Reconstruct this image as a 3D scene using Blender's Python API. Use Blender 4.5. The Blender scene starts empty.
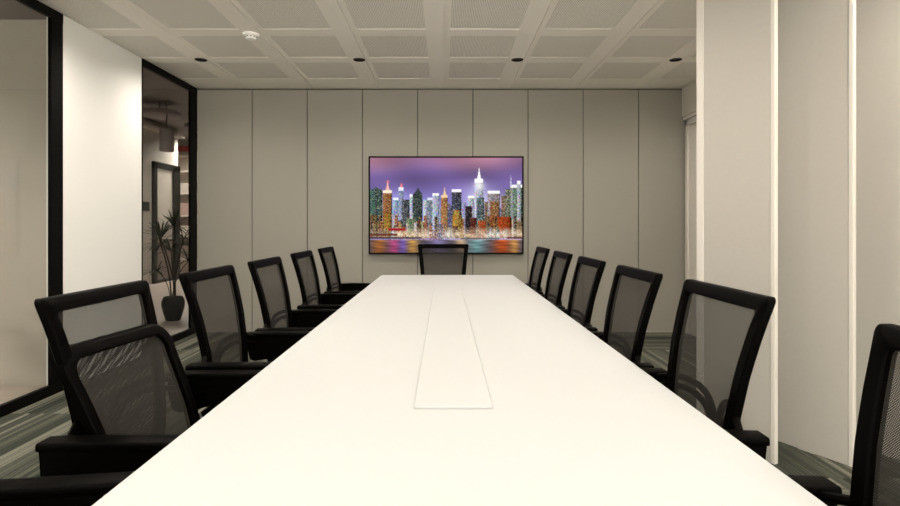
import bpy, bmesh, math, random
from mathutils import Vector, Matrix, Euler

random.seed(7)
C = bpy.context.scene.collection
PI = math.pi

# ------------------------------------------------------------------ camera, world, exposure
F = 553.0
EYE = 1.2
cd = bpy.data.cameras.new('camera')
cam = bpy.data.objects.new('camera', cd)
C.objects.link(cam)
cam.location = (0, 0, EYE)
cam.rotation_euler = (PI / 2, 0, 0)
cd.sensor_width = 36
cd.lens = F / 900 * 36
cd.shift_x = 5.5 / 900
cd.shift_y = -28.0 / 900
cd.clip_start = 0.02
bpy.context.scene.camera = cam
sc = bpy.context.scene
sc.view_settings.view_transform = 'Standard'
sc.view_settings.look = 'None'
sc.view_settings.gamma = 1
sc.view_settings.use_curve_mapping = False
sc.view_settings.exposure = 0.0
ADDED_DAYLIGHT = 9.5      # added daylight through a made-up glazed wall behind the viewer
w = bpy.data.worlds.new('world')
sc.world = w
w.use_nodes = True
w.node_tree.nodes['Background'].inputs[0].default_value = (1.0, 0.94, 0.86, 1)
w.node_tree.nodes['Background'].inputs[1].default_value = ADDED_DAYLIGHT

WARM = (1.0, 0.92, 0.82)
DOWNLIGHT_W = 84.0
CORRIDOR_W = 50.0  # base wattage of the lamps added beyond the glass

# room numbers (metres; y is depth from the camera)
CEIL = 2.73
YB = 6.2          # back wall
XL = -2.775        # left wall plane
XR = 2.66         # right wall plane
YF = -2.0         # wall behind the camera

# ------------------------------------------------------------------ helpers
def srgb(r, g, b):
    f = lambda c: (c / 255 / 12.92) if c / 255 <= 0.04045 else ((c / 255 + 0.055) / 1.055) ** 2.4
    return (f(r), f(g), f(b), 1)

def mat(name, col, rough=0.6, metal=0.0, noise=0.0, nscale=20, bump=0.0, spec=0.5, coat=0.0):
    m = bpy.data.materials.new(name)
    m.use_nodes = True
    nt = m.node_tree
    b = nt.nodes['Principled BSDF']
    b.inputs['Base Color'].default_value = col
    b.inputs['Roughness'].default_value = rough
    b.inputs['Metallic'].default_value = metal
    b.inputs['Specular IOR Level'].default_value = spec
    b.inputs['Coat Weight'].default_value = coat
    if noise or bump:
        tc = nt.nodes.new('ShaderNodeTexCoord')
        nz = nt.nodes.new('ShaderNodeTexNoise')
        nz.inputs['Scale'].default_value = nscale
        nz.inputs['Detail'].default_value = 4
        nt.links.new(tc.outputs['Object'], nz.inputs['Vector'])
        if noise:
            mx = nt.nodes.new('ShaderNodeMix')
            mx.data_type = 'RGBA'
            mx.inputs['A'].default_value = tuple(c * (1 - noise) for c in col[:3]) + (1,)
            mx.inputs['B'].default_value = tuple(min(1, c * (1 + noise)) for c in col[:3]) + (1,)
            nt.links.new(nz.outputs['Fac'], mx.inputs['Factor'])
            nt.links.new(mx.outputs['Result'], b.inputs['Base Color'])
        if bump:
            bp = nt.nodes.new('ShaderNodeBump')
            bp.inputs['Strength'].default_value = bump
            bp.inputs['Distance'].default_value = 0.003
            nt.links.new(nz.outputs['Fac'], bp.inputs['Height'])
            nt.links.new(bp.outputs['Normal'], b.inputs['Normal'])
    return m

def emis(name, col, s=1.0):
    m = bpy.data.materials.new(name)
    m.use_nodes = True
    nt = m.node_tree
    nt.nodes.clear()
    e = nt.nodes.new('ShaderNodeEmission')
    e.inputs[0].default_value = col
    e.inputs[1].default_value = s
    o = nt.nodes.new('ShaderNodeOutputMaterial')
    nt.links.new(e.outputs[0], o.inputs[0])
    return m

def add_box(bm, x0, x1, y0, y1, z0, z1, bevel=0.0, seg=2):
    M = Matrix.Translation(((x0 + x1) / 2, (y0 + y1) / 2, (z0 + z1) / 2)) @ Matrix.Diagonal((abs(x1 - x0), abs(y1 - y0), abs(z1 - z0), 1))
    r = bmesh.ops.create_cube(bm, size=1, matrix=M)
    if bevel:
        vs = set(r['verts'])
        es = [e for e in bm.edges if e.verts[0] in vs and e.verts[1] in vs]
        bmesh.ops.bevel(bm, geom=es, offset=bevel, segments=seg, affect='EDGES', profile=0.5)

def add_lathe(bm, prof, c=(0, 0, 0), n=24, cap=True):
    rings = []
    for r, z in prof:
        rings.append([bm.verts.new((c[0] + r * math.cos(2 * PI * i / n), c[1] + r * math.sin(2 * PI * i / n), c[2] + z)) for i in range(n)])
    for a, b in zip(rings, rings[1:]):
        for i in range(n):
            bm.faces.new((a[i], a[(i + 1) % n], b[(i + 1) % n], b[i]))
    if cap:
        bm.faces.new(rings[0][::-1])
        bm.faces.new(rings[-1])

def add_sweep(bm, pts, prof, side=Vector((0, 1, 0)), cap=True):
    """sweep a closed profile [(s, n)] along pts; s along the fixed side vector, n along the in-plane normal"""
    rings = []
    N = len(pts)
    pts = [Vector(p) for p in pts]
    for i, p in enumerate(pts):
        t = (pts[min(i + 1, N - 1)] - pts[max(i - 1, 0)]).normalized()
        nrm = t.cross(side).normalized()
        sd = nrm.cross(t).normalized()
        rings.append([bm.verts.new(p + sd * a + nrm * b) for a, b in prof])
    k = len(prof)
    for a, b in zip(rings, rings[1:]):
        for i in range(k):
            bm.faces.new((a[i], a[(i + 1) % k], b[(i + 1) % k], b[i]))
    if cap:
        bm.faces.new(rings[0][::-1])
        bm.faces.new(rings[-1])

def rrect(w, h, r, n=3):
    o = []
    for cx, cy, a0 in ((w / 2 - r, h / 2 - r, 0), (-w / 2 + r, h / 2 - r, 90), (-w / 2 + r, -h / 2 + r, 180), (w / 2 - r, -h / 2 + r, 270)):
        for i in range(n + 1):
            a = math.radians(a0 + 90 * i / n)
            o.append((cx + r * math.cos(a), cy + r * math.sin(a)))
    return o

def circ(r, n=10):
    return [(r * math.cos(2 * PI * i / n), r * math.sin(2 * PI * i / n)) for i in range(n)]

def obj(name, bm, m, parent=None, smooth=False, loc=None):
    bmesh.ops.recalc_face_normals(bm, faces=bm.faces)
    me = bpy.data.meshes.new(name)
    bm.to_mesh(me)
    bm.free()
    for mm in (m if isinstance(m, (list, tuple)) else [m]):
        me.materials.append(mm)
    if smooth:
        for p in me.polygons:
            p.use_smooth = True
    o = bpy.data.objects.new(name, me)
    C.objects.link(o)
    if smooth:
        try:
            me.set_sharp_from_angle(angle=math.radians(40))
        except Exception:
            pass
    if parent:
        o.parent = parent
    if loc:
        o.location = loc
    return o

def boxobj(name, m, b, parent=None, bevel=0.0):
    bm = bmesh.new()
    add_box(bm, *b, bevel=bevel)
    return obj(name, bm, m, parent)

def struct(name, bm, m):
    o = obj(name, bm, m)
    o['kind'] = 'structure'
    return o

def sbox(name, m, *boxes, bevel=0.0):
    bm = bmesh.new()
    for b in boxes:
        add_box(bm, *b, bevel=bevel)
    return struct(name, bm, m)

def tag(o, label, cat, group=None):
    o['label'] = label
    o['category'] = cat
    if group:
        o['group'] = group
    return o

def thing(name, label, cat, loc=(0, 0, 0), rotz=0, group=None):
    o = bpy.data.objects.new(name, None)
    C.objects.link(o)
    o.location = loc
    o.rotation_euler = (0, 0, rotz)
    o.empty_display_size = 0.1
    return tag(o, label, cat, group)

def copy_tree(o, parent=None):
    c = o.copy()
    C.objects.link(c)
    c.parent = parent
    for ch in list(o.children):
        copy_tree(ch, c)
    return c

# ------------------------------------------------------------------ materials
M_white = mat('white_paint', (0.87, 0.86, 0.83, 1), 0.55, noise=0.01, nscale=3)
M_table = mat('table_white', (0.405, 0.408, 0.405, 1), 0.6, spec=0.1)
M_black = mat('black_frame', (0.0015, 0.0013, 0.0011, 1), 0.5, spec=0.08)
M_plastic = mat('chair_plastic', (0.0007, 0.0005, 0.00035, 1), 0.45, spec=0.025)
M_seat = mat('seat_fabric', (0.0015, 0.0015, 0.0014, 1), 0.95, noise=0.25, nscale=180, bump=0.3, spec=0.1)
M_chrome = mat('grey_metal', (0.25, 0.25, 0.25, 1), 0.3, metal=1.0)
M_panel = mat('partition_panel', (0.425, 0.40, 0.358, 1), 0.5, noise=0.03, nscale=40, spec=0.4)
M_trim = mat('partition_trim', (0.62, 0.585, 0.53, 1), 0.35, spec=0.5)
M_rightwall = mat('right_wall_paint', (0.72, 0.68, 0.61, 1), 0.5)
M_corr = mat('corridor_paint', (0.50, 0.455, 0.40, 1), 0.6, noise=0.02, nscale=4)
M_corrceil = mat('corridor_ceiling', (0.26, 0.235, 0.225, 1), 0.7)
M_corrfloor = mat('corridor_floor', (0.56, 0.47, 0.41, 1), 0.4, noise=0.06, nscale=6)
M_dark = mat('dark_opening', (0.008, 0.007, 0.006, 1), 0.4)
M_doorface = mat('door_face', (0.20, 0.16, 0.14, 1), 0.4)
M_pot = mat('plant_pot', (0.002, 0.003, 0.005, 1), 0.4, spec=0.05)
M_leaf = mat('palm_leaf', (0.012, 0.024, 0.009, 1), 0.6, spec=0.12, noise=0.3, nscale=9)
M_stem = mat('palm_stem', (0.03, 0.022, 0.014, 1), 0.7, spec=0.1)
M_soil = mat('soil', (0.02, 0.014, 0.01, 1), 0.95, noise=0.4, nscale=60)
M_red = mat('red_fascia', (0.30, 0.02, 0.015, 1), 0.4)
M_shelf = mat('shop_shelf', (0.62, 0.55, 0.48, 1), 0.5)
M_purple = mat('lamp_shade_fabric', (0.34, 0.29, 0.29, 1), 0.7)
M_groove = mat('groove', (0.05, 0.042, 0.035, 1), 0.8)

def math_node(nt, op, a, b=None, c=None):
    n = nt.nodes.new('ShaderNodeMath')
    n.operation = op
    for i, v in enumerate((a, b, c)):
        if v is None:
            continue
        if isinstance(v, (int, float)):
            n.inputs[i].default_value = v
        else:
            nt.links.new(v, n.inputs[i])
    return n.outputs[0]

def mix_col(nt, f, a, b):
    mx = nt.nodes.new('ShaderNodeMix')
    mx.data_type = 'RGBA'
    if isinstance(f, (int, float)):
        mx.inputs['Factor'].default_value = f
    else:
        nt.links.new(f, mx.inputs['Factor'])
    for key, v in (('A', a), ('B', b)):
        if isinstance(v, tuple):
            mx.inputs[key].default_value = v
        else:
            nt.links.new(v, mx.inputs[key])
    return mx.outputs['Result']

# glass: clear sheet with a slight tint and mirror reflection
def glass_mat():
    m = bpy.data.materials.new('clear_glass')
    m.use_nodes = True
    nt = m.node_tree
    nt.nodes.clear()
    t = nt.nodes.new('ShaderNodeBsdfTransparent')
    t.inputs[0].default_value = (0.86, 0.87, 0.86, 1)
    g = nt.nodes.new('ShaderNodeBsdfGlossy')
    g.inputs['Roughness'].default_value = 0.02
    fr = nt.nodes.new('ShaderNodeFresnel')
    fr.inputs[0].default_value = 1.35
    f2 = math_node(nt, 'MULTIPLY', fr.outputs[0], 0.08)
    mx = nt.nodes.new('ShaderNodeMixShader')
    nt.links.new(f2, mx.inputs[0])
    nt.links.new(t.outputs[0], mx.inputs[1])
    nt.links.new(g.outputs[0], mx.inputs[2])
    o = nt.nodes.new('ShaderNodeOutputMaterial')
    nt.links.new(mx.outputs[0], o.inputs[0])
    return m
M_glass = glass_mat()

# woven chair mesh: real holes in the weave, from the sheet's own UVs (metres)
def weave_mat():
    m = bpy.data.materials.new('chair_mesh_weave')
    m.use_nodes = True
    nt = m.node_tree
    b = nt.nodes['Principled BSDF']
    b.inputs['Base Color'].default_value = (0.020, 0.0175, 0.0145, 1)
    b.inputs['Roughness'].default_value = 0.8
    b.inputs['Specular IOR Level'].default_value = 0.2
    out = nt.nodes['Material Output']
    uv = nt.nodes.new('ShaderNodeUVMap')
    sp = nt.nodes.new('ShaderNodeSeparateXYZ')
    nt.links.new(uv.outputs[0], sp.inputs[0])
    P = 0.0042
    su = math_node(nt, 'MULTIPLY', sp.outputs[0], 2 * PI / P)
    row = math_node(nt, 'FLOOR', math_node(nt, 'DIVIDE', sp.outputs[1], P * 0.6))
    su = math_node(nt, 'ADD', su, math_node(nt, 'MULTIPLY', row, PI))
    sv = math_node(nt, 'MULTIPLY', sp.outputs[1], 2 * PI / (P * 0.6))
    a = math_node(nt, 'COSINE', su)
    bb = math_node(nt, 'MULTIPLY', math_node(nt, 'COSINE', sv), -1)
    s = math_node(nt, 'ADD', a, bb)
    hole = math_node(nt, 'GREATER_THAN', s, 0.80)
    t = nt.nodes.new('ShaderNodeBsdfTransparent')
    mx = nt.nodes.new('ShaderNodeMixShader')
    nt.links.new(hole, mx.inputs[0])
    nt.links.new(b.outputs[0], mx.inputs[1])
    nt.links.new(t.outputs[0], mx.inputs[2])
    nt.links.new(mx.outputs[0], out.inputs[0])
    return m
M_weave = weave_mat()

# ceiling: metal tiles with fine perforation, plain bands between
def ceiling_mat():
    m = bpy.data.materials.new('perforated_ceiling')
    m.use_nodes = True
    nt = m.node_tree
    b = nt.nodes['Principled BSDF']
    b.inputs['Roughness'].default_value = 0.5
    b.inputs['Specular IOR Level'].default_value = 0.3
    g = nt.nodes.new('ShaderNodeNewGeometry')
    sp = nt.nodes.new('ShaderNodeSeparateXYZ')
    nt.links.new(g.outputs['Position'], sp.inputs[0])
    X, Y = sp.outputs[0], sp.outputs[1]
    H = 0.012
    hx = math_node(nt, 'SINE', math_node(nt, 'MULTIPLY', X, 2 * PI / H / 2))
    hy = math_node(nt, 'SINE', math_node(nt, 'MULTIPLY', Y, 2 * PI / H / 2))
    hh = math_node(nt, 'MULTIPLY', hx, hy)
    hole = math_node(nt, 'GREATER_THAN', math_node(nt, 'ABSOLUTE', hh), 0.68)
    col = mix_col(nt, hole, (0.79, 0.75, 0.68, 1), (0.20, 0.185, 0.16, 1))
    nt.links.new(col, b.inputs['Base Color'])
    return m
M_perf = ceiling_mat()
M_ceil = mat('ceiling_band', (0.80, 0.76, 0.69, 1), 0.5, spec=0.3)

def backwall_mat():
    m = mat('fabric_wall_panel', (0.285, 0.266, 0.230, 1), 0.8, noise=0.05, nscale=90, bump=0.15, spec=0.2)
    return m
M_back = backwall_mat()

def carpet_mat():
    m = bpy.data.materials.new('striped_carpet')
    m.use_nodes = True
    nt = m.node_tree
    b = nt.nodes['Principled BSDF']
    b.inputs['Roughness'].default_value = 0.95
    b.inputs['Specular IOR Level'].default_value = 0.1
    uv = nt.nodes.new('ShaderNodeUVMap')
    sp = nt.nodes.new('ShaderNodeSeparateXYZ')
    nt.links.new(uv.outputs[0], sp.inputs[0])
    U, V = sp.outputs[0], sp.outputs[1]
    def band(freq, seed):
        cell = math_node(nt, 'FLOOR', math_node(nt, 'MULTIPLY_ADD', V, freq, seed))
        wn = nt.nodes.new('ShaderNodeTexWhiteNoise')
        wn.noise_dimensions = '1D'
        nt.links.new(cell, wn.inputs['W'])
        return wn.outputs['Value']
    wide = band(9.0, 0.3)
    mid = band(31.0, 7.1)
    fine = band(140.0, 3.7)
    v = math_node(nt, 'ADD', math_node(nt, 'MULTIPLY', wide, 0.40), math_node(nt, 'MULTIPLY', mid, 0.34))
    v = math_node(nt, 'ADD', v, math_node(nt, 'MULTIPLY', fine, 0.26))
    cr = nt.nodes.new('ShaderNodeValToRGB')
    e = cr.color_ramp.elements
    e[0].position = 0.18
    e[0].color = (0.050, 0.058, 0.046, 1)
    e[1].position = 0.86
    e[1].color = (0.42, 0.41, 0.33, 1)
    for p, c in ((0.36, (0.098, 0.108, 0.084, 1)), (0.52, (0.165, 0.172, 0.132, 1)), (0.66, (0.25, 0.25, 0.19, 1)), (0.74, (0.42, 0.41, 0.33, 1))):
        x = e.new(p)
        x.color = c
    nt.links.new(v, cr.inputs[0])
    nz = nt.nodes.new('ShaderNodeTexNoise')
    nz.inputs['Scale'].default_value = 1.0
    nz.inputs['Detail'].default_value = 3
    mp = nt.nodes.new('ShaderNodeMapping')
    mp.inputs['Scale'].default_value = (60, 320, 1)
    nt.links.new(uv.outputs[0], mp.inputs[0])
    nt.links.new(mp.outputs[0], nz.inputs['Vector'])
    k = math_node(nt, 'MULTIPLY_ADD', nz.outputs['Fac'], 0.40, 0.18)
    mul = nt.nodes.new('ShaderNodeVectorMath')
    mul.operation = 'SCALE'
    nt.links.new(cr.outputs[0], mul.inputs[0])
    nt.links.new(k, mul.inputs['Scale'])
    nt.links.new(mul.outputs[0], b.inputs['Base Color'])
    return m
M_carpet = carpet_mat()

# ------------------------------------------------------------------ setting: floor
def make_floor():
    bm = bmesh.new()
    uvl = bm.loops.layers.uv.new('UVMap')
    P = 0.9
    x0b, x1b, y0b, y1b = XL - 0.06, XR + 0.1, YF, YB
    rnd = random.Random(4)
    i0 = math.floor((x0b - 1.83) / P)
    i1 = math.ceil((x1b - 1.83) / P)
    j0 = math.floor((y0b - 2.62) / P)
    j1 = math.ceil((y1b - 2.62) / P)
    vertical = {(0, 3): 0, (0, 2): 1, (0, 1): 0, (0, 0): 1, (0, -1): 1, (-1, 0): 1, (-1, -1): 0, (-1, 2): 1, (-1, 3): 0}
    for i in range(i0, i1):
        for j in range(j0, j1):
            ax, bx = max(1.83 + i * P, x0b), min(1.83 + (i + 1) * P, x1b)
            ay, by = max(2.62 + j * P, y0b), min(2.62 + (j + 1) * P, y1b)
            if bx <= ax or by <= ay:
                continue
            r = rnd.random()
            v = vertical.get((i, j), 1 if (i <= -4 and j > -3) else int(r < 0.5))
            off = rnd.uniform(0, 50)
            add_vs = [bm.verts.new(p) for p in ((ax, ay, 0), (bx, ay, 0), (bx, by, 0), (ax, by, 0))]
            f = bm.faces.new(add_vs)
            for l in f.loops:
                x, y, _ = l.vert.co
                l[uvl].uv = (y + off, x + off) if v else (x + off, y + off)
    struct('floor', bm, M_carpet)
make_floor()
sbox('trim_1', M_corr, (XL - 0.06, XR + 0.1, YF, YB, -0.06, -0.004))   # floor slab

# ------------------------------------------------------------------ ceiling
def make_ceiling():
    PX = 0.7325
    tx = [(0.045 + k * PX, 0.583 + k * PX) for k in range(-5, 5)]
    ty = [(4.48 + k * PX, 5.055 + k * PX) for k in range(-9, 2)]
    x0, x1, y0, y1 = XL - 0.10, XR + 0.12, YF, YB + 0.1
    tx = [(max(a, x0), min(b, x1)) for a, b in tx if b > x0 and a < x1]
    ty = [(max(a, y0), min(b, y1)) for a, b in ty if b > y0 and a < y1]
    bm = bmesh.new()
    # plain bands running in depth, each with its fine groove, then crossing bands between tiles
    edges = [x0]
    for a, b in tx:
        if a > edges[-1] + 1e-4:
            g = a - 0.045
            if g - 0.006 > edges[-1]:
                add_box(bm, edges[-1], g - 0.003, y0, y1, CEIL, CEIL + 0.03)
                add_box(bm, g - 0.003, g + 0.003, y0, y1, CEIL + 0.010, CEIL + 0.03)
                add_box(bm, g + 0.003, a, y0, y1, CEIL + 0.001, CEIL + 0.03)
            else:
                add_box(bm, edges[-1], a, y0, y1, CEIL, CEIL + 0.03)
        edges.append(b)
    if edges[-1] < x1:
        add_box(bm, edges[-1], x1, y0, y1, CEIL, CEIL + 0.03)
    for a, b in tx:
        last = y0
        for c, d in ty + [(y1, y1)]:
            if c > last:
                add_box(bm, a, b, last, c, CEIL + 0.001, CEIL + 0.03)
            last = d
    nplain = len(bm.faces)
    for a, b in tx:
        for c, d in ty:
            add_box(bm, a, b, c, d, CEIL + 0.004, CEIL + 0.03)
    bm.faces.ensure_lookup_table()
    for f in bm.faces[nplain:]:
        f.material_index = 1
    struct('ceiling', bm, [M_ceil, M_perf])
make_ceiling()

# ------------------------------------------------------------------ back wall of nine panels
def make_back():
    bm = bmesh.new()
    add_box(bm, XL, XR + 0.1, YB + 0.012, YB + 0.15, 0, CEIL)
    n = len(bm.faces)
    bm.faces.ensure_lookup_table()
    for f in bm.faces:
        f.material_index = 1
    xs = [XL] + [-2.158 + 0.619 * k for k in range(8)] + [XR + 0.1]
    for a, b in zip(xs, xs[1:]):
        add_box(bm, a + 0.004, b - 0.004, YB, YB + 0.03, 0.0, CEIL - 0.015, bevel=0.002, seg=1)
    struct('wall_back', bm, [M_back, M_groove])
make_back()

# ------------------------------------------------------------------ left wall: glass, white block, glass
T = 0.022
sbox('wall_left', M_white, (XL - 0.12, XL, 4.02, 5.065, 0, CEIL))
M_bs = M_black
# window frames (structure with children glass)
def glazed(name, y0, y1, ymull0, ymull1):
    bm = bmesh.new()
    add_box(bm, XL - T, XL + 0.004, y0, y1, CEIL - 0.065, CEIL)       # head rail
    add_box(bm, XL - T, XL + 0.012, y0, y1, 0.0, 0.07)                # sill rail
    for a, b in (ymull0, ymull1):
        if b > a:
            add_box(bm, XL - T, XL + 0.002, a, b, 0.07, CEIL - 0.065)
    o = struct(name, bm, M_black)
    g = bmesh.new()
    add_box(g, XL - 0.018, XL - 0.008, y0 + 0.01, y1 - 0.01, 0.06, CEIL - 0.06)
    obj('glass', g, M_glass, o)
glazed('window_1', YF, 4.02, (YF, YF + 0.08), (3.90, 4.02))
glazed('window_2', 5.065, YB, (5.065, 5.085), (6.04, YB))

# ------------------------------------------------------------------ right wall, bulkhead and door casing
sbox('wall_right', M_rightwall, (XR + 0.05, XR + 0.15, YF, YB, 0, CEIL), (XR, XR + 0.05, YF, YB, 2.41, CEIL))
def make_door():
    bm = bmesh.new()
    xo = XR + 0.012
    add_box(bm, xo, XR + 0.05, 6.09, 6.15, 0, 2.36, bevel=0.004)
    add_box(bm, xo, XR + 0.05, 5.16, 5.22, 0, 2.36, bevel=0.004)
    add_box(bm, xo, XR + 0.05, 5.16, 6.15, 2.30, 2.36, bevel=0.004)
    add_box(bm, XR + 0.006, XR + 0.05, 5.10, YB, 2.365, 2.405, bevel=0.004)
    o = struct('door_1', bm, M_trim)
    boxobj('door_leaf', M_rightwall, (XR + 0.03, XR + 0.05, 5.22, 6.09, 0.005, 2.30), o, 0.003)
    h = bmesh.new()
    add_sweep(h, [(XR + 0.03, 5.30, 1.0), (XR - 0.01, 5.30, 1.0), (XR - 0.02, 5.31, 1.0), (XR - 0.02, 5.42, 1.0)], circ(0.008, 8), Vector((0, 0, 1)))
    obj('door_handle', h, M_chrome, o, True)
make_door()
sbox('wall_front', M_white, (XL - 0.06, XR + 0.15, YF - 0.1, YF, 0, 0.15), (XL - 0.06, XR + 0.15, YF - 0.1, YF, 2.62, CEIL + 0.03))  # unseen end wall, left open for the added glazing
def added_front_window():  # unseen glazing, added to brighten the ceiling and walls
    bm = bmesh.new()
    for k in range(5):
        x = XL - 0.06 + (XR + 0.15 - XL + 0.06) * k / 4
        add_box(bm, x - 0.03, x + 0.03, YF - 0.09, YF - 0.02, 0.15, 2.62)
    add_box(bm, XL - 0.06, XR + 0.15, YF - 0.088, YF - 0.022, 0.15, 0.20)
    add_box(bm, XL - 0.06, XR + 0.15, YF - 0.088, YF - 0.022, 2.57, 2.62)
    o = struct('added_window', bm, M_black)
    boxobj('glass', M_glass, (XL - 0.05, XR + 0.14, YF - 0.06, YF - 0.05, 0.17, 2.60), o)
added_front_window()
pl = bpy.data.lights.new('added_window_portal', 'AREA')  # sampling portal for the added daylight
pl.shape = 'RECTANGLE'
pl.size, pl.size_y = XR - XL + 0.1, 2.45
pl.cycles.is_portal = True
po = bpy.data.objects.new('added_window_portal', pl)
C.objects.link(po)
po.location = ((XR + XL) / 2, YF - 0.11, 1.385)
po.rotation_euler = (PI / 2, 0, PI)

# ------------------------------------------------------------------ partition panels (parallel fins)
def make_fin():
    root = thing('partition_panel', '', 'partition panel', (0, 0, 0))
    L = 0.455
    z1 = CEIL - 0.03
    boxobj('panel_face', M_panel, (0.045, L - 0.022, -0.011, 0.011, 0.003, z1), root, 0.002)
    bm = bmesh.new()
    add_box(bm, 0.0, 0.046, -0.016, 0.016, 0.003, z1, bevel=0.004)
    obj('edge_trim', bm, M_trim, root)
    bm = bmesh.new()
    add_box(bm, L - 0.022, L, -0.014, 0.014, 0.003, z1, bevel=0.003)
    obj('edge_trim', bm, M_trim, root)
    bm = bmesh.new()
    add_box(bm, L / 2 - 0.06, L / 2 + 0.06, -0.01, 0.01, z1, CEIL, bevel=0.002)
    obj('top_carrier', bm, M_trim, root)
    bm = bmesh.new()
    add_box(bm, L / 2 - 0.04, L / 2 + 0.04, -0.008, 0.008, 0.0, 0.005)
    obj('floor_guide', bm, M_trim, root)
    return root
fin = make_fin()
fang = math.atan2(2.765 - 3.171, 1.66 - 1.454)
fl = ['tall off-white partition panel nearest the right chairs, its left trim strip brightest',
      'tall off-white partition panel in the middle of the staggered three',
      'tall off-white partition panel at the far right, behind the nearest right chair']
for k in range(3):
    o = fin if k == 0 else copy_tree(fin)
    o.location = (1.454 + 0.367 * k, 3.171 - 0.034 * k, 0)
    o.rotation_euler.z = fang
    o['label'] = fl[k]
    o['group'] = 'staggered partition panels'

# ------------------------------------------------------------------ the rooms beyond the glass
sbox('floor_corridor', M_corrfloor, (-10.1, XL - 0.062, YF, 18, -0.06, 0.0), (XL - 0.062, 4.1, YB + 0.15, 18, -0.06, 0.0))  # second strip is unseen, added to stop a light leak
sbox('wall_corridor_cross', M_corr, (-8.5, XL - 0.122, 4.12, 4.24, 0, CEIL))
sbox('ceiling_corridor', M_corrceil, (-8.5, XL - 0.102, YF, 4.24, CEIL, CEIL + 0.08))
sbox('ceiling_hall', M_corrceil, (-6.0, XL - 0.102, 4.24, 18, 3.32, 3.4), (-10.1, -6.0, 12.3, 18, 3.32, 3.4), (XL - 0.102, 4.1, 6.2, 18, 3.32, 3.4), (XL - 0.102, 4.1, 6.2, 6.3, CEIL + 0.03, 3.32), (-6.0, XL - 0.03, 4.2, 4.24, CEIL, 3.4), (XL - 0.14, XL - 0.102, 4.24, 6.35, CEIL + 0.0, 3.4))  # pieces right of and above the room are unseen, added against light leaks
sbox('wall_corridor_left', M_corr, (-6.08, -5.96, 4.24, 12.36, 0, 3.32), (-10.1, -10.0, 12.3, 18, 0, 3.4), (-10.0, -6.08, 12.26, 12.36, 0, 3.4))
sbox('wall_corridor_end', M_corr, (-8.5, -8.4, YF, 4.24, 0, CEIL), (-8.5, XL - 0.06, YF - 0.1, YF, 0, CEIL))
sbox('wall_hall_end', M_corr, (-10.1, 4, 18, 18.1, 0, 3.4), (4, 4.1, 6.3, 18, 0, 3.4), (2.6, 4.1, 6.25, 6.35, 0, 3.4))  # side walls are unseen, added to keep outside light out
sbox('trim_2', M_shelf, (-5.96, -5.80, 4.24, 12.36, 3.12, 3.18))            # cove ledge

# corridor doorway with dark frame
def hall_door():
    bm = bmesh.new()
    x0, x1 = -5.96, -5.90
    add_box(bm, x0, x1, 11.25, 11.37, 0, 2.50)
    add_box(bm, x0, x1, 12.05, 12.35, 0, 2.50)
    add_box(bm, x0, x1, 11.25, 12.35, 2.38, 2.50)
    add_box(bm, x0, x1, 11.25, 12.35, 0, 0.06)
    o = struct('door_2', bm, M_dark)
    boxobj('door_leaf', M_corr, (x0 + 0.005, x0 + 0.03, 11.37, 12.05, 0.9, 2.38), o)
    boxobj('lower_panel', M_doorface, (x0 + 0.005, x0 + 0.03, 11.37, 12.05, 0.06, 0.9), o)
hall_door()

s = boxobj('door_sign', M_dark, (-5.955, -5.93, 10.55, 11.12, 1.48, 1.66), None, 0.004)
tag(s, 'small dark sign plate on the corridor wall beside the dark doorway', 'sign')

t = thing('hanging_sign', 'mauve grey drum lantern hanging from corridor ceiling behind the glass', 'hanging lamp', (-4.72, 9.4, 2.45))
bm = bmesh.new()
add_lathe(bm, [(0.11, 0.0), (0.115, 0.01), (0.115, 0.37), (0.11, 0.38)], n=20)
obj('lamp_shade', bm, M_purple, t, True)
bm = bmesh.new()
add_lathe(bm, [(0.012, 0.38), (0.012, 0.87)], n=8)
obj('stem', bm, M_corrceil, t)
t.name = 'hanging_lantern'

for (x, y, r, lab) in ((-4.95, 9.6, 0.34, 'round grey ceiling disc above the hanging lantern'), (-4.75, 10.9, 0.34, 'round grey ceiling disc beside the red shop fascia')):
    t = thing('ceiling_disc', lab, 'ceiling light', (x, y, 3.08), group='round corridor ceiling discs')
    bm = bmesh.new()
    add_lathe(bm, [(r * 0.9, 0.0), (r, 0.02), (r, 0.08), (r * 0.9, 0.10)], n=28)
    obj('disc', bm, M_purple, t, True)
    bm = bmesh.new()
    add_lathe(bm, [(0.015, 0.10), (0.015, 0.24)], n=8)
    obj('stem', bm, M_corrceil, t)

# lit shop unit at the end of the hall
t = thing('shop_unit', 'pale lit shop shelving with dark red fascia seen at corridor end', 'shop shelving', (-7.0, 13.6, 0))
bm = bmesh.new()
for z in (0.35, 0.85, 1.4, 1.95, 2.5, 2.9):
    add_box(bm, 0, 1.3, 0, 0.35, z, z + 0.04)
add_box(bm, 0, 0.05, 0, 0.35, 0, 3.05)
add_box(bm, 1.25, 1.3, 0, 0.35, 0, 3.05)
add_box(bm, 0.05, 1.25, 0.33, 0.35, 0, 3.05)
obj('shelving', bm, M_shelf, t)
boxobj('fascia', M_red, (0, 1.3, -0.06, 0.0, 3.0, 3.14), t)

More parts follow.
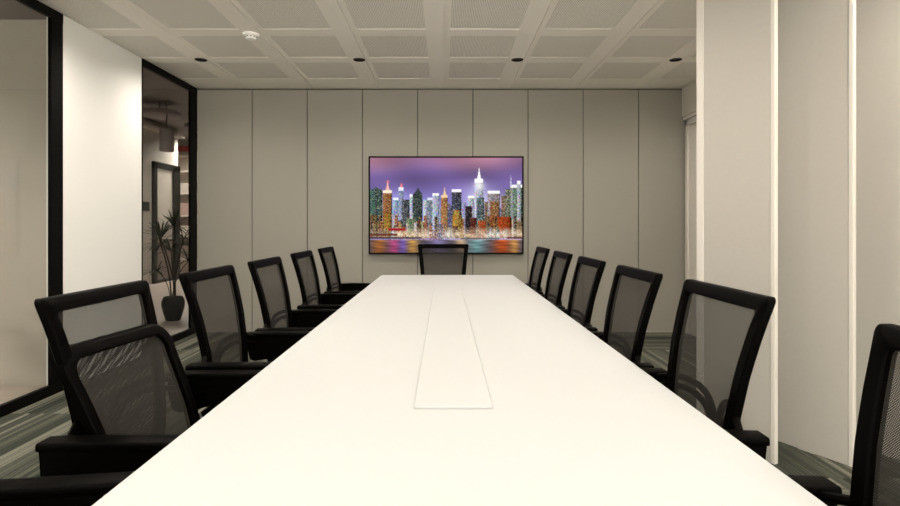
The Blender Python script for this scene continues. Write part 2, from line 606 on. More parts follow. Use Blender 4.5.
rb = random.Random(11)
cols = [(0.45, 0.40, 0.36), (0.30, 0.10, 0.08), (0.22, 0.18, 0.15), (0.55, 0.50, 0.42), (0.40, 0.28, 0.25)]
cmats = [mat('box_' + str(i), c + (1,), 0.5) for i, c in enumerate(cols)]
cn = ['beige', 'dark red', 'brown', 'cream', 'pink']
for zi, z in enumerate((0.39, 0.89, 1.44, 1.99)):
    for k in range(3):
        x = -6.93 + 0.40 * k
        ci = (zi + 2 * k) % 5
        hgt = rb.uniform(0.22, 0.36)
        b = boxobj('storage_box', cmats[ci], (x, x + 0.28, 13.64, 13.9, z, z + hgt), None, 0.01)
        tag(b, '%s box on the %s shelf of the far shop unit, %s' % (cn[ci], ['lowest', 'second', 'third', 'top filled'][zi], ['left end', 'middle', 'right end'][k]), 'box', 'boxes on the far shop shelves')

# ------------------------------------------------------------------ potted palms beyond the glass
def blades(bm, c, n, length, rnd, up=0.0):
    """narrow pointed leaves radiating from one crown"""
    for k in range(n):
        az = 2 * PI * k / n + rnd.uniform(-0.2, 0.2)
        el = math.radians(rnd.uniform(-5, 75)) + up
        L = length * rnd.uniform(0.75, 1.1)
        d = Vector((math.cos(az) * math.cos(el), math.sin(az) * math.cos(el), math.sin(el)))
        side = d.cross(Vector((0, 0, 1))).normalized()
        sag = rnd.uniform(0.15, 0.45)
        left, right, mid = [], [], []
        for i in range(6):
            t = i / 5
            p = c + d * L * t - Vector((0, 0, sag * L * t * t))
            wv = 0.017 * (0.35 + 1.3 * t) * (1 - t) ** 0.6 if t < 1 else 0.0004
            left.append(bm.verts.new(p - side * wv))
            right.append(bm.verts.new(p + side * wv))
            mid.append(bm.verts.new(p - Vector((0, 0, 0.25 * wv))))
        for i in range(5):
            bm.faces.new((left[i], mid[i], mid[i + 1], left[i + 1]))
            bm.faces.new((mid[i], right[i], right[i + 1], mid[i + 1]))

def palm(label, loc, seed, crowns):
    rnd = random.Random(seed)
    t = thing('potted_palm', label, 'potted plant', loc, group='potted palms behind the glass')
    bm = bmesh.new()
    add_lathe(bm, [(0.075, 0.0), (0.085, 0.005), (0.115, 0.10), (0.135, 0.19), (0.135, 0.24), (0.118, 0.285), (0.112, 0.30), (0.104, 0.30), (0.104, 0.27)], n=28)
    obj('pot', bm, M_pot, t, True)
    bm = bmesh.new()
    add_lathe(bm, [(0.10, 0.255), (0.06, 0.272), (0.002, 0.276)], n=20)
    obj('soil', bm, M_soil, t, True)
    for k, (dx, dy, h, n, L) in enumerate(crowns):
        a = 2 * PI * k / len(crowns)
        st = bmesh.new()
        b = Vector((0.03 * math.cos(a), 0.03 * math.sin(a), 0.262))
        c = Vector((dx, dy, h))
        pts = [b, b.lerp(c, 0.35) * 1.0 + Vector((-dx * 0.15, -dy * 0.15, 0.03)), b.lerp(c, 0.7) + Vector((-dx * 0.1, -dy * 0.1, 0.04)), c]
        add_sweep(st, smoothed(pts, 5), circ(0.009 if h > 0.9 else 0.005, 7))
        so = obj('stem', st, M_stem, t, True)
        fo = bmesh.new()
        blades(fo, c, n, L, rnd)
        obj('foliage', fo, M_leaf, so)
    return t
def smoothed(pts, n=6):
    """Catmull-Rom through points"""
    P = [Vector(p) for p in pts]
    P = [P[0] * 2 - P[1]] + P + [P[-1] * 2 - P[-2]]
    out = []
    for i in range(1, len(P) - 2):
        for k in range(n):
            q = k / n
            a, b, c, d = P[i - 1], P[i], P[i + 1], P[i + 2]
            out.append(0.5 * ((2 * b) + (-a + c) * q + (2 * a - 5 * b + 4 * c - d) * q * q + (-a + 3 * b - 3 * c + d) * q ** 3))
    out.append(P[-2])
    return out
CR = [(0.0, 0.03, 1.16, 26, 0.40), (-0.13, -0.05, 1.02, 24, 0.38), (0.13, 0.0, 1.02, 24, 0.36), (-0.18, 0.05, 0.94, 18, 0.30), (-0.20, 0.0, 0.62, 16, 0.24), (0.16, 0.06, 0.74, 18, 0.30), (0.02, -0.10, 0.88, 18, 0.32)]
palm('potted palm in dark round pot standing behind the far glass pane', (-3.41, 6.95, 0), 5, CR)
palm('potted palm mostly out of view whose leaf tips show at the left picture edge', (-3.36, 3.50, 0), 9, CR)

# ------------------------------------------------------------------ downlights
def downlight(x, y, label, first, z=CEIL, watt=None):
    if first is None:
        t = thing('downlight', label, 'ceiling light', (x, y, z))
        bm = bmesh.new()
        n = 28
        # thin flange ring and black reflector cup
        add_lathe(bm, [(0.047, -0.0015), (0.055, -0.003), (0.056, 0.0), (0.047, 0.0)], n=n, cap=False)
        obj('trim_ring', bm, M_black, t, True)
        bm = bmesh.new()
        add_lathe(bm, [(0.047, -0.0015), (0.046, -0.0008), (0.002, -0.0008)], n=n, cap=False)
        obj('reflector', bm, M_black, t, True)
        ld = bpy.data.lights.new('downlight_lamp', 'SPOT')
        ld.energy = DOWNLIGHT_W
        ld.color = WARM
        ld.spot_size = math.radians(166)
        ld.spot_blend = 1.0
        ld.shadow_soft_size = 0.07
        lo = bpy.data.objects.new('lamp', ld)
        C.objects.link(lo)
        lo.parent = t
        lo.location = (0, 0, -0.012)
    else:
        t = copy_tree(first)
        t.location = (x, y, z)
        t['label'] = label
    t['group'] = 'recessed downlights in the meeting room ceiling'
    return t
DX = [-2.255, -0.79, 0.675, 2.14]
DY = [5.12, 3.655, 2.19, 0.725, -0.74]
rowname = ['in the row nearest the back wall', 'in the second row from the back wall', 'in the third row from the back wall', 'in the row just ahead of the viewer', 'in the row behind the viewer']
colname = ['leftmost', 'second from left', 'third from left', 'rightmost']
first = None
for j, y in enumerate(DY):
    for i, x in enumerate(DX):
        d = downlight(x, y, 'small black round recessed downlight, %s %s' % (colname[i], rowname[j]), first)
        if first is None:
            first = d

# unseen corridor lamps, added to light the rooms beyond the glass
def added_corridor_lamp(x, y, z, watt, label):
    t = thing('added_corridor_lamp', label, 'ceiling light', (x, y, z))
    bm = bmesh.new()
    add_lathe(bm, [(0.10, -0.01), (0.12, -0.008), (0.12, 0.0), (0.10, 0.0)], n=20)
    obj('housing', bm, M_white, t, True)
    ld = bpy.data.lights.new('added_corridor_light', 'SPOT')
    ld.energy = watt
    ld.color = WARM
    ld.spot_size = math.radians(160)
    ld.spot_blend = 0.8
    ld.shadow_soft_size = 0.1
    lo = bpy.data.objects.new('lamp', ld)
    C.objects.link(lo)
    lo.parent = t
    lo.location = (0, 0, -0.12)
added_corridor_lamp(-4.6, 2.6, CEIL, CORRIDOR_W * 5.5, 'added round ceiling lamp in the side room behind the near glass')
added_corridor_lamp(-4.6, 0.0, CEIL, CORRIDOR_W * 2.0, 'added round ceiling lamp of the side room behind the viewer')
added_corridor_lamp(-4.2, 7.3, 3.32, CORRIDOR_W * 3.0, 'added round corridor lamp above the potted palm')
added_corridor_lamp(-4.5, 11.2, 3.32, CORRIDOR_W * 4.5, 'added round corridor lamp near the dark doorway')
added_corridor_lamp(-5.6, 12.7, 3.32, CORRIDOR_W * 6, 'added round corridor lamp in front of the shop shelving')

# smoke detector
t = thing('smoke_detector', 'round white smoke detector on the perforated ceiling', 'smoke detector', (-1.55, 4.43, CEIL))
bm = bmesh.new()
add_lathe(bm, [(0.055, -0.018), (0.062, -0.016), (0.064, 0.0)], n=28)
obj('base', bm, M_white, t, True)
bm = bmesh.new()
add_lathe(bm, [(0.018, -0.046), (0.036, -0.044), (0.042, -0.036), (0.044, -0.018)], n=28)
obj('dome', bm, M_white, t, True)
bm = bmesh.new()
for k in range(10):
    a = 2 * PI * k / 10
    M = Matrix.Rotation(a, 4, 'Z') @ Matrix.Translation((0.043, 0, -0.027)) @ Matrix.Diagonal((0.004, 0.012, 0.008, 1))
    bmesh.ops.create_cube(bm, size=1, matrix=M)
obj('vent_slots', bm, M_black, t)

# ------------------------------------------------------------------ wall screen with its picture of a lit skyline
def screen():
    t = thing('television', 'large wall screen showing a city skyline at night', 'television', (0.018, YB, 1.42))
    W, H = 1.725, 1.09
    bm = bmesh.new()
    add_box(bm, -W / 2, W / 2, -0.055, -0.012, -H / 2, H / 2, bevel=0.004)
    obj('casing', bm, M_black, t)
    boxobj('wall_mount', M_black, (-0.3, 0.3, -0.012, 0.0, -0.2, 0.2), t)
    NX, NY = 300, 190
    img = [[None] * NX for _ in range(NY)]
    rnd = random.Random(21)
    def mixc(a, b, f):
        return tuple(a[i] * (1 - f) + b[i] * f for i in range(3))
    WATER = 0.135
    for j in range(NY):
        v = (j + 0.5) / NY
        for i in range(NX):
            u = (i + 0.5) / NX
            if v > WATER:
                c = mixc((135, 125, 200), (112, 92, 148), min(1, max(0, (v - 0.5) / 0.28)))
                c = mixc(c, (178, 130, 148), min(1, max(0, (v - 0.80) / 0.2)) * (0.55 + 0.45 * math.cos(u * 9)) ) if v > 0.8 else c
                c = mixc(c, (175, 120, 140), max(0, (v - 0.85) / 0.15) * 0.6)
                k = 0.06 * math.sin(u * 14 + v * 9) + 0.05 * math.sin(u * 5 - v * 21)
                c = tuple(x * (1 + k) for x in c)
            else:
                streak = 0.5 + 0.22 * math.sin(v * 190 + 4 * math.sin(u * 12)) + 0.2 * math.sin(v * 83 + u * 40)
                base = (105, 95, 105)
                for (cu, wd, cc) in ((0.06, 0.05, (200, 120, 60)), (0.16, 0.04, (220, 90, 150)), (0.22, 0.03, (140, 110, 220)), (0.28, 0.04, (230, 170, 90)), (0.45, 0.06, (150, 140, 190)),
                                     (0.60, 0.04, (230, 190, 150)), (0.70, 0.06, (140, 190, 190)), (0.87, 0.06, (225, 95, 40)), (0.95, 0.03, (240, 170, 90))):
                    f = math.exp(-((u - cu) / wd) ** 2)
                    base = mixc(base, cc, f * 0.9)
                c = tuple(x * (0.62 + 0.5 * streak * (0.4 + v / WATER * 0.6)) for x in base)
            img[j][i] = c
    def rect(u0, u1, v0, v1, fn):
        for j in range(max(0, int(v0 * NY)), min(NY, int(v1 * NY))):
            for i in range(max(0, int(u0 * NX)), min(NX, int(u1 * NX))):
                c = fn((i / NX - u0) / (u1 - u0), (j / NY - v0) / (v1 - v0), i, j)
                if c:
                    img[j][i] = c
    def glow(cu, cv, r, col, s=1.0):
        for j in range(NY):
            for i in range(NX):
                d = math.hypot((i / NX - cu) * 1.58, j / NY - cv)
                if d < r * 2.5:
                    f = s * math.exp(-(d / r) ** 2)
                    img[j][i] = mixc(img[j][i], col, min(1, f))
    def tower(u0, u1, top, col, lit=(255, 225, 170), dens=0.35, crown=None, shade=0.35):
        def fn(a, b, i, j):
            k = 1 - shade * a + (0.10 if (i % 4 == 0) else 0)
            c = tuple(x * k for x in col)
            q = rnd.random()
            c = tuple(x * (0.45 + 0.75 * rnd.random()) for x in c)
            if j % 3 != 0 and q < dens * 0.62:
                c = mixc(c, lit, rnd.uniform(0.55, 1.0))
            elif a > 0.86:
                c = tuple(x * 0.4 for x in c)
            if crown and b > 0.93:
                c = crown
            return c
        rect(u0, u1, WATER + 0.02, top, fn)
    def spire(u, v0, v1, w0, col):
        n = int((v1 - v0) * NY)
        for k in range(n):
            v = v0 + k / NY
            wv = w0 * (1 - k / n) ** 1.5
            for i in range(int((u - wv) * NX), int((u + wv) * NX) + 1):
                if 0 <= i < NX and int(v * NY) < NY:
                    img[int(v * NY)][i] = col
    for cu, cv, r, c, s_ in ((0.18, 0.45, 0.14, (190, 215, 255), 0.75), (0.40, 0.45, 0.12, (185, 200, 255), 0.6), (0.71, 0.55, 0.16, (225, 225, 255), 0.75), (0.83, 0.52, 0.10, (230, 220, 235), 0.6), (0.55, 0.45, 0.1, (180, 170, 240), 0.4)):
        glow(cu, cv, r, c, s_)
    # back row, pale
    for k in range(34):
        u = k / 34 + rnd.uniform(-0.01, 0.01)
        tower(u, u + rnd.uniform(0.02, 0.035), rnd.uniform(0.36, 0.56), rnd.choice([(170, 185, 225), (120, 125, 150), (205, 205, 235), (90, 90, 110), (150, 140, 150)]), (245, 240, 255), 0.4)
    B = [(0.00, 0.08, 0.67, (70, 105, 95), (230, 235, 200), .45, None), (0.03, 0.055, 0.69, (60, 80, 80), (230, 235, 200), .4, None),
         (0.085, 0.145, 0.66, (165, 100, 60), (255, 215, 140), .5, (255, 240, 215)),
         (0.15, 0.19, 0.58, (175, 200, 235), (255, 255, 255), .4, (245, 250, 255)), (0.188, 0.222, 0.69, (150, 165, 205), (255, 255, 255), .5, (240, 240, 255)),
         (0.21, 0.262, 0.56, (72, 76, 82), (235, 235, 225), .4, None), (0.262, 0.285, 0.62, (215, 225, 250), (255, 255, 255), .5, (255, 255, 255)),
         (0.283, 0.345, 0.62, (58, 66, 68), (200, 230, 200), .35, None), (0.35, 0.375, 0.56, (225, 235, 255), (255, 255, 255), .5, None),
         (0.378, 0.412, 0.58, (130, 140, 165), (255, 255, 255), .5, (230, 235, 255)), (0.412, 0.455, 0.63, (205, 218, 245), (255, 255, 255), .5, (255, 255, 255)),
         (0.468, 0.512, 0.61, (188, 128, 78), (255, 225, 160), .5, (245, 215, 175)), (0.515, 0.535, 0.5, (100, 95, 130), (230, 230, 255), .4, None),
         (0.537, 0.602, 0.67, (64, 66, 82), (220, 220, 235), .35, (255, 250, 255)), (0.605, 0.632, 0.53, (185, 180, 225), (255, 255, 255), .3, None),
         (0.645, 0.69, 0.60, (215, 215, 240), (255, 255, 255), .4, (255, 255, 255)), (0.628, 0.672, 0.49, (52, 42, 48), (220, 200, 200), .15, None),
         (0.69, 0.745, 0.78, (222, 228, 250), (255, 255, 255), .5, (255, 255, 255)), (0.70, 0.75, 0.58, (80, 100, 105), (225, 240, 235), .5, None),
         (0.755, 0.80, 0.54, (120, 95, 80), (255, 220, 170), .5, None), (0.775, 0.855, 0.655, (160, 140, 150), (255, 245, 240), .6, (255, 255, 255)), (0.79, 0.85, 0.54, (150, 92, 58), (255, 215, 150), .5, None),
         (0.865, 0.90, 0.60, (130, 100, 84), (255, 230, 180), .5, None), (0.89, 0.93, 0.67, (90, 98, 88), (250, 240, 200), .6, None), (0.925, 0.955, 0.72, (150, 160, 160), (255, 250, 235), .5, (255, 255, 250)),
         (0.945, 1.0, 0.72, (85, 112, 92), (235, 245, 215), .6, (255, 255, 250)), (0.968, 0.99, 0.76, (200, 205, 215), (255, 255, 255), .5, (255, 255, 255)),
         # front row, low and warm
         (0.00, 0.05, 0.40, (110, 85, 60), (255, 220, 150), .5, None), (0.05, 0.09, 0.33, (150, 110, 70), (255, 230, 170), .5, None), (0.09, 0.14, 0.42, (170, 120, 50), (255, 220, 110), .6, None),
         (0.15, 0.21, 0.34, (120, 110, 90), (255, 240, 200), .6, None), (0.30, 0.38, 0.33, (200, 175, 130), (255, 240, 200), .5, (250, 235, 200)), (0.24, 0.30, 0.36, (120, 140, 110), (240, 250, 200), .5, None),
         (0.54, 0.605, 0.40, (185, 130, 50), (255, 225, 120), .5, None), (0.55, 0.59, 0.45, (200, 150, 60), (255, 230, 140), .5, None), (0.545, 0.58, 0.28, (95, 60, 45), (255, 200, 120), .2, None),
         (0.66, 0.70, 0.37, (105, 45, 35), (255, 190, 140), .2, None), (0.71, 0.77, 0.34, (205, 90, 45), (255, 180, 110), .3, None), (0.77, 0.83, 0.38, (150, 80, 45), (255, 200, 120), .5, None),
         (0.84, 0.93, 0.38, (185, 72, 32), (255, 150, 80), .3, None), (0.93, 1.0, 0.34, (150, 120, 80), (255, 230, 180), .6, None)]
    for b in B:
        tower(*b[:3], b[3], b[4], b[5], b[6])
    for k in range(46):
        u = rnd.random()
        wv = rnd.uniform(0.008, 0.022)
        hot = 0.5 + 0.5 * math.sin(u * 11 + 2.0)
        tower(u, u + wv, rnd.uniform(0.24, 0.40), rnd.choice([(45, 40, 45), (60, 75, 70), (150, 70, 35), (185, 150, 100), (90, 80, 90), (210, 205, 215), (70, 45, 40)]), rnd.choice([(255, 225, 160), (255, 250, 240), (255, 180, 110)]), 0.65, None)
    spire(0.115, 0.66, 0.76, 0.012, (255, 190, 170))
    spire(0.205, 0.69, 0.73, 0.008, (255, 150, 150))
    spire(0.315, 0.62, 0.69, 0.028, (60, 66, 70))
    spire(0.49, 0.61, 0.69, 0.010, (240, 200, 160))
    spire(0.717, 0.78, 0.90, 0.012, (255, 255, 255))
    spire(0.926, 0.70, 0.82, 0.006, (200, 200, 225))
    glow(0.115, 0.745, 0.014, (255, 130, 130), 1)
    glow(0.205, 0.715, 0.012, (255, 120, 130), 1)
    glow(0.717, 0.70, 0.05, (255, 255, 255), 0.8)
    # shore lights
    for j in range(NY):
        v = (j + 0.5) / NY
        if WATER - 0.005 < v < 0.27:
            for i in range(NX):
                u = (i + 0.5) / NX
                n = 0.5 + 0.5 * math.sin(u * 71 + 3 * math.sin(u * 23)) * math.sin(v * 60 + u * 30)
                f = max(0, 1 - abs(v - 0.190) / 0.085) * (0.55 + 0.45 * n)
                warm = mixc((255, 225, 180), (255, 255, 245), 0.5 + 0.5 * math.sin(u * 17))
                if u < 0.14:
                    f *= 0.35
                img[j][i] = mixc(img[j][i], warm, min(1, f))
                if rnd.random() < 0.10 and v < 0.24:
                    img[j][i] = rnd.choice([(60, 40, 45), (40, 50, 70), (255, 255, 255), (200, 60, 40), (90, 70, 60)])
    # quay line, red barge, dark mast group
    rect(0.0, 0.34, 0.150, 0.165, lambda a, b, i, j: (70, 50, 55))
    rect(0.0, 0.18, 0.18, 0.205, lambda a, b, i, j: (110, 60, 45))
    rect(0.12, 0.23, 0.235, 0.26, lambda a, b, i, j: (165, 35, 45))
    rect(0.60, 0.85, 0.145, 0.155, lambda a, b, i, j: (80, 95, 95))
    rect(0.90, 1.0, 0.150, 0.168, lambda a, b, i, j: (95, 45, 40))
    for k in range(240):
        a = rnd.gauss(0, 0.016)
        b = rnd.uniform(0.13, 0.30)
        i = int((0.463 + a) * NX)
        j = int(b * NY)
        img[j][i] = rnd.choice([(40, 60, 110), (30, 40, 70), (90, 110, 160), (130, 60, 60)])
        i = int((0.42 + a) * NX)
        if b < 0.24:
            img[j][i] = rnd.choice([(120, 50, 50), (60, 40, 60), (160, 90, 70)])
    # mild smoothing
    sm = [[None] * NX for _ in range(NY)]
    for j in range(NY):
        for i in range(NX):
            acc = [0, 0, 0]
            wt = 0
            for dj, di, q in ((0, 0, 3), (0, 1, 1), (0, -1, 1), (1, 0, 1), (-1, 0, 1)):
                jj, ii = j + dj, i + di
                if 0 <= jj < NY and 0 <= ii < NX:
                    for c in range(3):
                        acc[c] += img[jj][ii][c] * q
                    wt += q
            sm[j][i] = tuple(min(255, max(0, x / wt)) for x in acc)
    w2, h2 = W - 0.036, H - 0.036
    verts = [(-w2 / 2 + w2 * i / NX, -0.056, -h2 / 2 + h2 * j / NY) for j in range(NY + 1) for i in range(NX + 1)]
    faces = [(j * (NX + 1) + i, j * (NX + 1) + i + 1, (j + 1) * (NX + 1) + i + 1, (j + 1) * (NX + 1) + i) for j in range(NY) for i in range(NX)]
    me = bpy.data.meshes.new('display')
    me.from_pydata(verts, [], faces)
    at = me.color_attributes.new('picture', 'FLOAT_COLOR', 'CORNER')
    buf = []
    for j in range(NY):
        for i in range(NX):
            c = srgb(*sm[j][i])
            buf.extend(c * 4)
    at.data.foreach_set('color', buf)
    m = bpy.data.materials.new('screen_picture')
    m.use_nodes = True
    nt = m.node_tree
    nt.nodes.clear()
    a = nt.nodes.new('ShaderNodeAttribute')
    a.attribute_name = 'picture'
    e = nt.nodes.new('ShaderNodeEmission')
    e.inputs[1].default_value = 1.0
    nt.links.new(a.outputs['Color'], e.inputs[0])
    o = nt.nodes.new('ShaderNodeOutputMaterial')
    nt.links.new(e.outputs[0], o.inputs[0])
    me.materials.append(m)
    ob = bpy.data.objects.new('display', me)
    C.objects.link(ob)
    ob.parent = t
    return t
screen()

# ------------------------------------------------------------------ table
def table():
    t = thing('conference_table', 'long white conference table with a raised centre cable panel', 'table', (0.0245, 2.5, 0))
    hw = 0.592
    y0, y1 = 0.15 - 2.5, 4.985 - 2.5
    bm = bmesh.new()
    add_box(bm, -hw, hw, y0, y1, 0.722, 0.75, bevel=0.003)
    obj('tabletop', bm, M_table, t)
    bm = bmesh.new()
    add_box(bm, -0.10, 0.094, 1.352 - 2.5, 3.95 - 2.5, 0.750, 0.757, bevel=0.002)
    obj('cable_panel', bm, M_table, t)
    for y in (-1.75, -0.25, 1.55):
        bm = bmesh.new()
        add_box(bm, -0.13, 0.03, y - 0.30, y + 0.30, 0.0, 0.722, bevel=0.004)
        obj('leg', bm, M_table, t)
    return t
table()

# ------------------------------------------------------------------ chairs
def lean_x(z, top, L):
    """backrest curve: 0 at the top edge, moving forward as it goes down"""
    d = top - z
    if L == 0:
        pts = [(0, 0), (0.10, 0.030), (0.20, 0.055), (0.32, 0.075), (0.42, 0.084), (0.56, 0.084)]
    else:
        pts = [(0, 0), (0.06, 0.030), (0.14, 0.068), (0.24, 0.112), (0.32, 0.140), (0.44, 0.150)]
    for (a, xa), (b, xb) in zip(pts, pts[1:]):
        if d <= b:
            f = (d - a) / (b - a)
            return xa + (xb - xa) * f
    return pts[-1][1]

def outline(top, bot, wt, wb, r, inset=0.0, n=6, segs=10):
    """closed loop of (y, z), a rounded trapezoid"""
    top -= inset
    bot += inset
    def hw(z):
        f = (z - bot0) / (top0 - bot0)
        return (wb + (wt - wb) * f) / 2 - inset
    top0, bot0 = top + inset, bot - inset
    rr = max(r - inset * 0.6, 0.012)
    loop = []
    def corner(cy, cz, a0):
        for i in range(n + 1):
            a = math.radians(a0 + 90 * i / n)
            loop.append((cy + rr * math.cos(a), cz + rr * math.sin(a)))
    corner(hw(top) - rr, top - rr, 0)
    corner(-hw(top) + rr, top - rr, 90)
    for i in range(1, segs):
        z = top - rr + (bot + rr - top + rr) * i / segs
        loop.append((-hw(z), z))
    corner(-hw(bot) + rr, bot + rr, 180)
    corner(hw(bot) - rr, bot + rr, 270)
    for i in range(1, segs):
        z = bot + rr + (top - rr - bot - rr) * i / segs
        loop.append((hw(z), z))
    return loop

def back_frame(top, bot, wt, wb, r, rail, thick, style, x0):
    bm = bmesh.new()
    c = 0.004
    rings_spec = [(0.0, -thick / 2 + c), (c, -thick / 2), (rail - c, -thick / 2), (rail, -thick / 2 + c), (rail, thick / 2 - c), (rail - c, thick / 2), (c, thick / 2), (0.0, thick / 2 - c)]
    rings = []
    for ins, off in rings_spec:
        lp = outline(top, bot, wt, wb, r, ins)
        rings.append([bm.verts.new((x0 + lean_x(z, top, style) + off, y, z)) for y, z in lp])
    k = len(rings[0])
    for a in range(len(rings)):
        A, B = rings[a], rings[(a + 1) % len(rings)]
        for i in range(k):
            bm.faces.new((A[i], A[(i + 1) % k], B[(i + 1) % k], B[i]))
    return bm

def back_mesh(top, bot, wt, wb, rail, style, x0):
    bm = bmesh.new()
    uvl = bm.loops.layers.uv.new('UVMap')
    ins = rail * 0.6
    NZ, NW = 16, 6
    grid = []
    for j in range(NZ + 1):
        z = (bot + ins) + (top - bot - 2 * ins) * j / NZ
        f = (z - bot) / (top - bot)
        hw = (wb + (wt - wb) * f) / 2 - ins
        row = []
        for i in range(NW + 1):
            y = -hw + 2 * hw * i / NW
            row.append(bm.verts.new((x0 + lean_x(z, top, style) - 0.006 * (1 - (y / hw) ** 2), y, z)))
        grid.append(row)
    for j in range(NZ):
        for i in range(NW):
            fc = bm.faces.new((grid[j][i], grid[j][i + 1], grid[j + 1][i + 1], grid[j + 1][i]))
            for l in fc.loops:
                l[uvl].uv = (l.vert.co.y, l.vert.co.z)
    return bm

def smoothed(pts, n=6):
    """Catmull-Rom through points"""
    P = [Vector(p) for p in pts]
    P = [P[0] * 2 - P[1]] + P + [P[-1] * 2 - P[-2]]
    out = []
    for i in range(1, len(P) - 2):
        for k in range(n):
            t = k / n
            a, b, c, d = P[i - 1], P[i], P[i + 1], P[i + 2]
            out.append(0.5 * ((2 * b) + (-a + c) * t + (2 * a - 5 * b + 4 * c - d) * t * t + (-a + 3 * b - 3 * c + d) * t ** 3))
    out.append(P[-2])
    return out

XT = -0.33      # x of the top of the back in the chair's own frame (faces +x)
def make_chair():
    t = thing('office_chair', '', 'chair', (0, 0, 0))
    top, bot, wt, wb, rail = 1.02, 0.50, 0.48, 0.37, 0.038
    obj('backrest_frame', back_frame(top, bot, wt, wb, 0.013, rail, 0.026, 0, XT), M_plastic, t, True)
    obj('backrest_mesh', back_mesh(top, bot, wt, wb, rail, 0, XT), M_weave, t)
    # upright that carries the back
    bm = bmesh.new()
    add_sweep(bm, smoothed([(XT + 0.05, 0, 0.60), (XT + 0.045, 0, 0.52), (XT + 0.07, 0, 0.43), (XT + 0.16, 0, 0.385), (-0.02, 0, 0.385)]), rrect(0.07, 0.02, 0.006))
    obj('back_support', bm, M_plastic, t, True)
    # seat
    bm = bmesh.new()
    add_box(bm, -0.235, 0.235, -0.235, 0.235, 0.415, 0.475, bevel=0.028, seg=4)
    obj('seat', bm, M_seat, t, True)
    boxobj('seat_pan', M_plastic, (-0.20, 0.20, -0.20, 0.20, 0.395, 0.418), t, 0.006)
    # loop armrests
    for s in (-1, 1):
        y = 0.292 * s
        arm = bmesh.new()
        # solid side block: deeper at the rear, thinning towards the front
        side = [(0.155, 0.688), (0.155, 0.66), (0.10, 0.640), (-0.02, 0.620), (-0.12, 0.600), (-0.17, 0.585), (-0.235, 0.575), (-0.255, 0.585), (-0.264, 0.63), (-0.272, 0.688)]
        f0 = [arm.verts.new((a, y - 0.026, b)) for a, b in side]
        f1 = [arm.verts.new((a, y + 0.026, b)) for a, b in side]
        arm.faces.new(f0)
        arm.faces.new(f1[::-1])
        for i in range(len(side)):
            arm.faces.new((f0[i], f1[i], f1[(i + 1) % len(side)], f0[(i + 1) % len(side)]))
        bmesh.ops.bevel(arm, geom=list(arm.edges), offset=0.004, segments=2, affect='EDGES')
        a = obj('armrest', arm, M_plastic, t, True)
        pad = bmesh.new()
        add_sweep(pad, smoothed([(0.165, y, 0.691), (0.08, y, 0.695), (-0.15, y, 0.695), (-0.274, y, 0.692)], 4), rrect(0.056, 0.020, 0.006))
        obj('arm_pad', pad, M_plastic, a, True)
        post = bmesh.new()
        add_sweep(post, smoothed([(-0.15, y, 0.58), (-0.12, y, 0.53), (-0.05, y, 0.46), (-0.02, y, 0.40)], 5), rrect(0.040, 0.030, 0.006))
        obj('arm_post', post, M_plastic, a, True)
        # pair of curved tubes from the back support up to the armrest
        for q in (0.0, 0.030):
            tb = bmesh.new()
            add_sweep(tb, smoothed([(-0.285, (0.0 + q) * s, 0.50), (-0.305, (0.005 + q) * s, 0.62), (-0.300, (0.06 + q) * s, 0.700 - q), (-0.270, 0.16 * s, 0.715 - q), (-0.23, 0.285 * s, 0.680 - q)], 5), circ(0.010, 8), Vector((1, 0, 0)))
            obj('arm_tube', tb, M_plastic, a, True)
        br = bmesh.new()
        add_box(br, -0.045, 0.045, min(0.19 * s, 0.322 * s), max(0.19 * s, 0.322 * s), 0.402, 0.414, bevel=0.003)
        obj('arm_bracket', br, M_plastic, a)
    # mechanism, gas lift, five-star base with castors
    bm = bmesh.new()
    add_box(bm, -0.10, 0.08, -0.07, 0.07, 0.345, 0.396, bevel=0.012)
    obj('tilt_mechanism', bm, M_plastic, t, True)
    bm = bmesh.new()
    add_lathe(bm, [(0.028, 0.10), (0.028, 0.22), (0.016, 0.225), (0.016, 0.35)], n=16)
    obj('gas_lift', bm, M_chrome, t, True)
    base = bmesh.new()
    add_lathe(base, [(0.04, 0.065), (0.045, 0.08), (0.042, 0.115), (0.03, 0.125)], n=16)
    for k in range(5):
        a = 2 * PI * k / 5 + 0.3
        d = Vector((math.cos(a), math.sin(a), 0))
        sd = Vector((-math.sin(a), math.cos(a), 0))
        add_sweep(base, [d * 0.03 + Vector((0, 0, 0.095)), d * 0.14 + Vector((0, 0, 0.088)), d * 0.27 + Vector((0, 0, 0.066))], rrect(0.04, 0.022, 0.006), sd)
    ba = obj('base', base, M_plastic, t, True)
    for k in range(5):
        a = 2 * PI * k / 5 + 0.3
        d = Vector((math.cos(a), math.sin(a), 0))
        c = bmesh.new()
        for o_ in (-0.013, 0.013):
            M = Matrix.Translation((d.x * 0.265, d.y * 0.265, 0.0255)) @ Matrix.Rotation(a, 4, 'Z') @ Matrix.Translation((0, o_, 0)) @ Matrix.Rotation(PI / 2, 4, 'X')
            bmesh.ops.create_cone(c, cap_ends=True, segments=16, radius1=0.025, radius2=0.025, depth=0.016, matrix=M)
        bmesh.ops.create_cone(c, cap_ends=True, segments=8, radius1=0.007, radius2=0.007, depth=0.045, matrix=Matrix.Translation((d.x * 0.265, d.y * 0.265, 0.045)))
        obj('castor', c, M_plastic, ba)
    return t

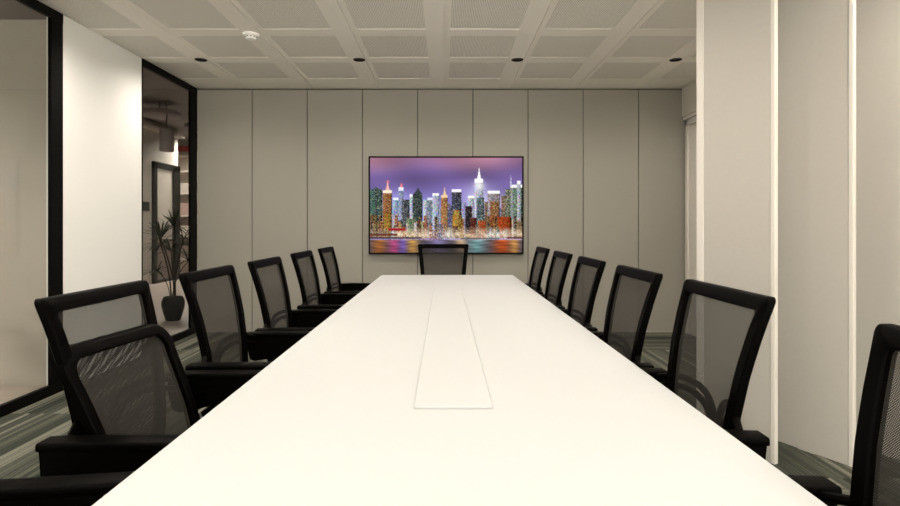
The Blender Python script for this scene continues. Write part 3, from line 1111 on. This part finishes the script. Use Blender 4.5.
chair0 = make_chair()
G = 'black mesh office chairs around the table'
RX0 = 0.79 - XT * -1      # root x of the right row (back top at 0.79 + lean side)
spots = [
    # back-top x, centre y, yaw (deg, 0 = faces +x), label
    (-0.965, 0.745, 8, 'nearest left chair, only its black armrest in the bottom left corner'),
    (-0.985, 1.575, 0, 'black mesh chair in the left row, second nearest, behind the low round-backed one'),
    (-0.970, 2.27, 0, 'black mesh chair in the left row, in front of the far glass pane and palm'),
    (-0.955, 2.94, 0, 'black mesh chair in the left row, third from its far end'),
    (-0.960, 3.71, 0, 'black mesh chair in the left row, second from its far end'),
    (-0.950, 4.42, 0, 'black mesh chair at the far end of the left row'),
    (0.808, 0.782, 180, 'nearest right chair, cut off by the right picture edge'),
    (0.815, 1.61, 180, 'black mesh chair in the right row, second nearest, before the partition panels'),
    (0.795, 2.27, 180, 'black mesh chair in the right row, third nearest, before the striped carpet'),
    (0.790, 2.97, 180, 'black mesh chair in the right row, third from its far end'),
    (0.785, 3.66, 180, 'black mesh chair in the right row, second from its far end'),
    (0.785, 4.40, 180, 'black mesh chair at the far end of the right row'),
    (-0.012, 5.23, -90, 'black mesh chair at the head of the table below the wall screen'),
]
for i, (bx, cy, yaw, lab) in enumerate(spots):
    o = chair0 if i == 0 else copy_tree(chair0)
    a = math.radians(yaw)
    # root = back-top point minus rotated (XT, 0)
    o.location = (bx - XT * math.cos(a), cy - XT * math.sin(a), 0)
    o.rotation_euler.z = a
    o['label'] = lab
    o['group'] = G

# low round-backed chair shell nested on the second chair
def low_chair():
    a = math.radians(-7)
    bx, cy = -0.935, 1.56
    XB = -0.30
    t = thing('low_back_chair', 'low black mesh chair with a rounded reclined back, in front of a taller left chair', 'chair',
              (bx - XB * math.cos(a), cy - XB * math.sin(a), 0.476), a)
    z0 = 0.476
    top, bot, wt, wb, rail = 0.892 - z0, 0.51 - z0, 0.425, 0.375, 0.030
    obj('backrest_frame', back_frame(top, bot, wt, wb, 0.060, rail, 0.034, 1, XB), M_plastic, t, True)
    obj('backrest_mesh', back_mesh(top, bot, wt, wb, rail, 1, XB), M_weave, t)
    bm = bmesh.new()
    add_box(bm, -0.19, 0.19, -0.19, 0.19, 0.0, 0.045, bevel=0.018, seg=3)
    obj('seat', bm, M_seat, t, True)
    bm = bmesh.new()
    add_sweep(bm, smoothed([(XB + 0.13, 0, 0.10), (XB + 0.135, 0, 0.05), (XB + 0.16, 0, 0.022), (-0.10, 0, 0.02)]), rrect(0.12, 0.016, 0.005))
    obj('back_support', bm, M_plastic, t, True)
low_chair()
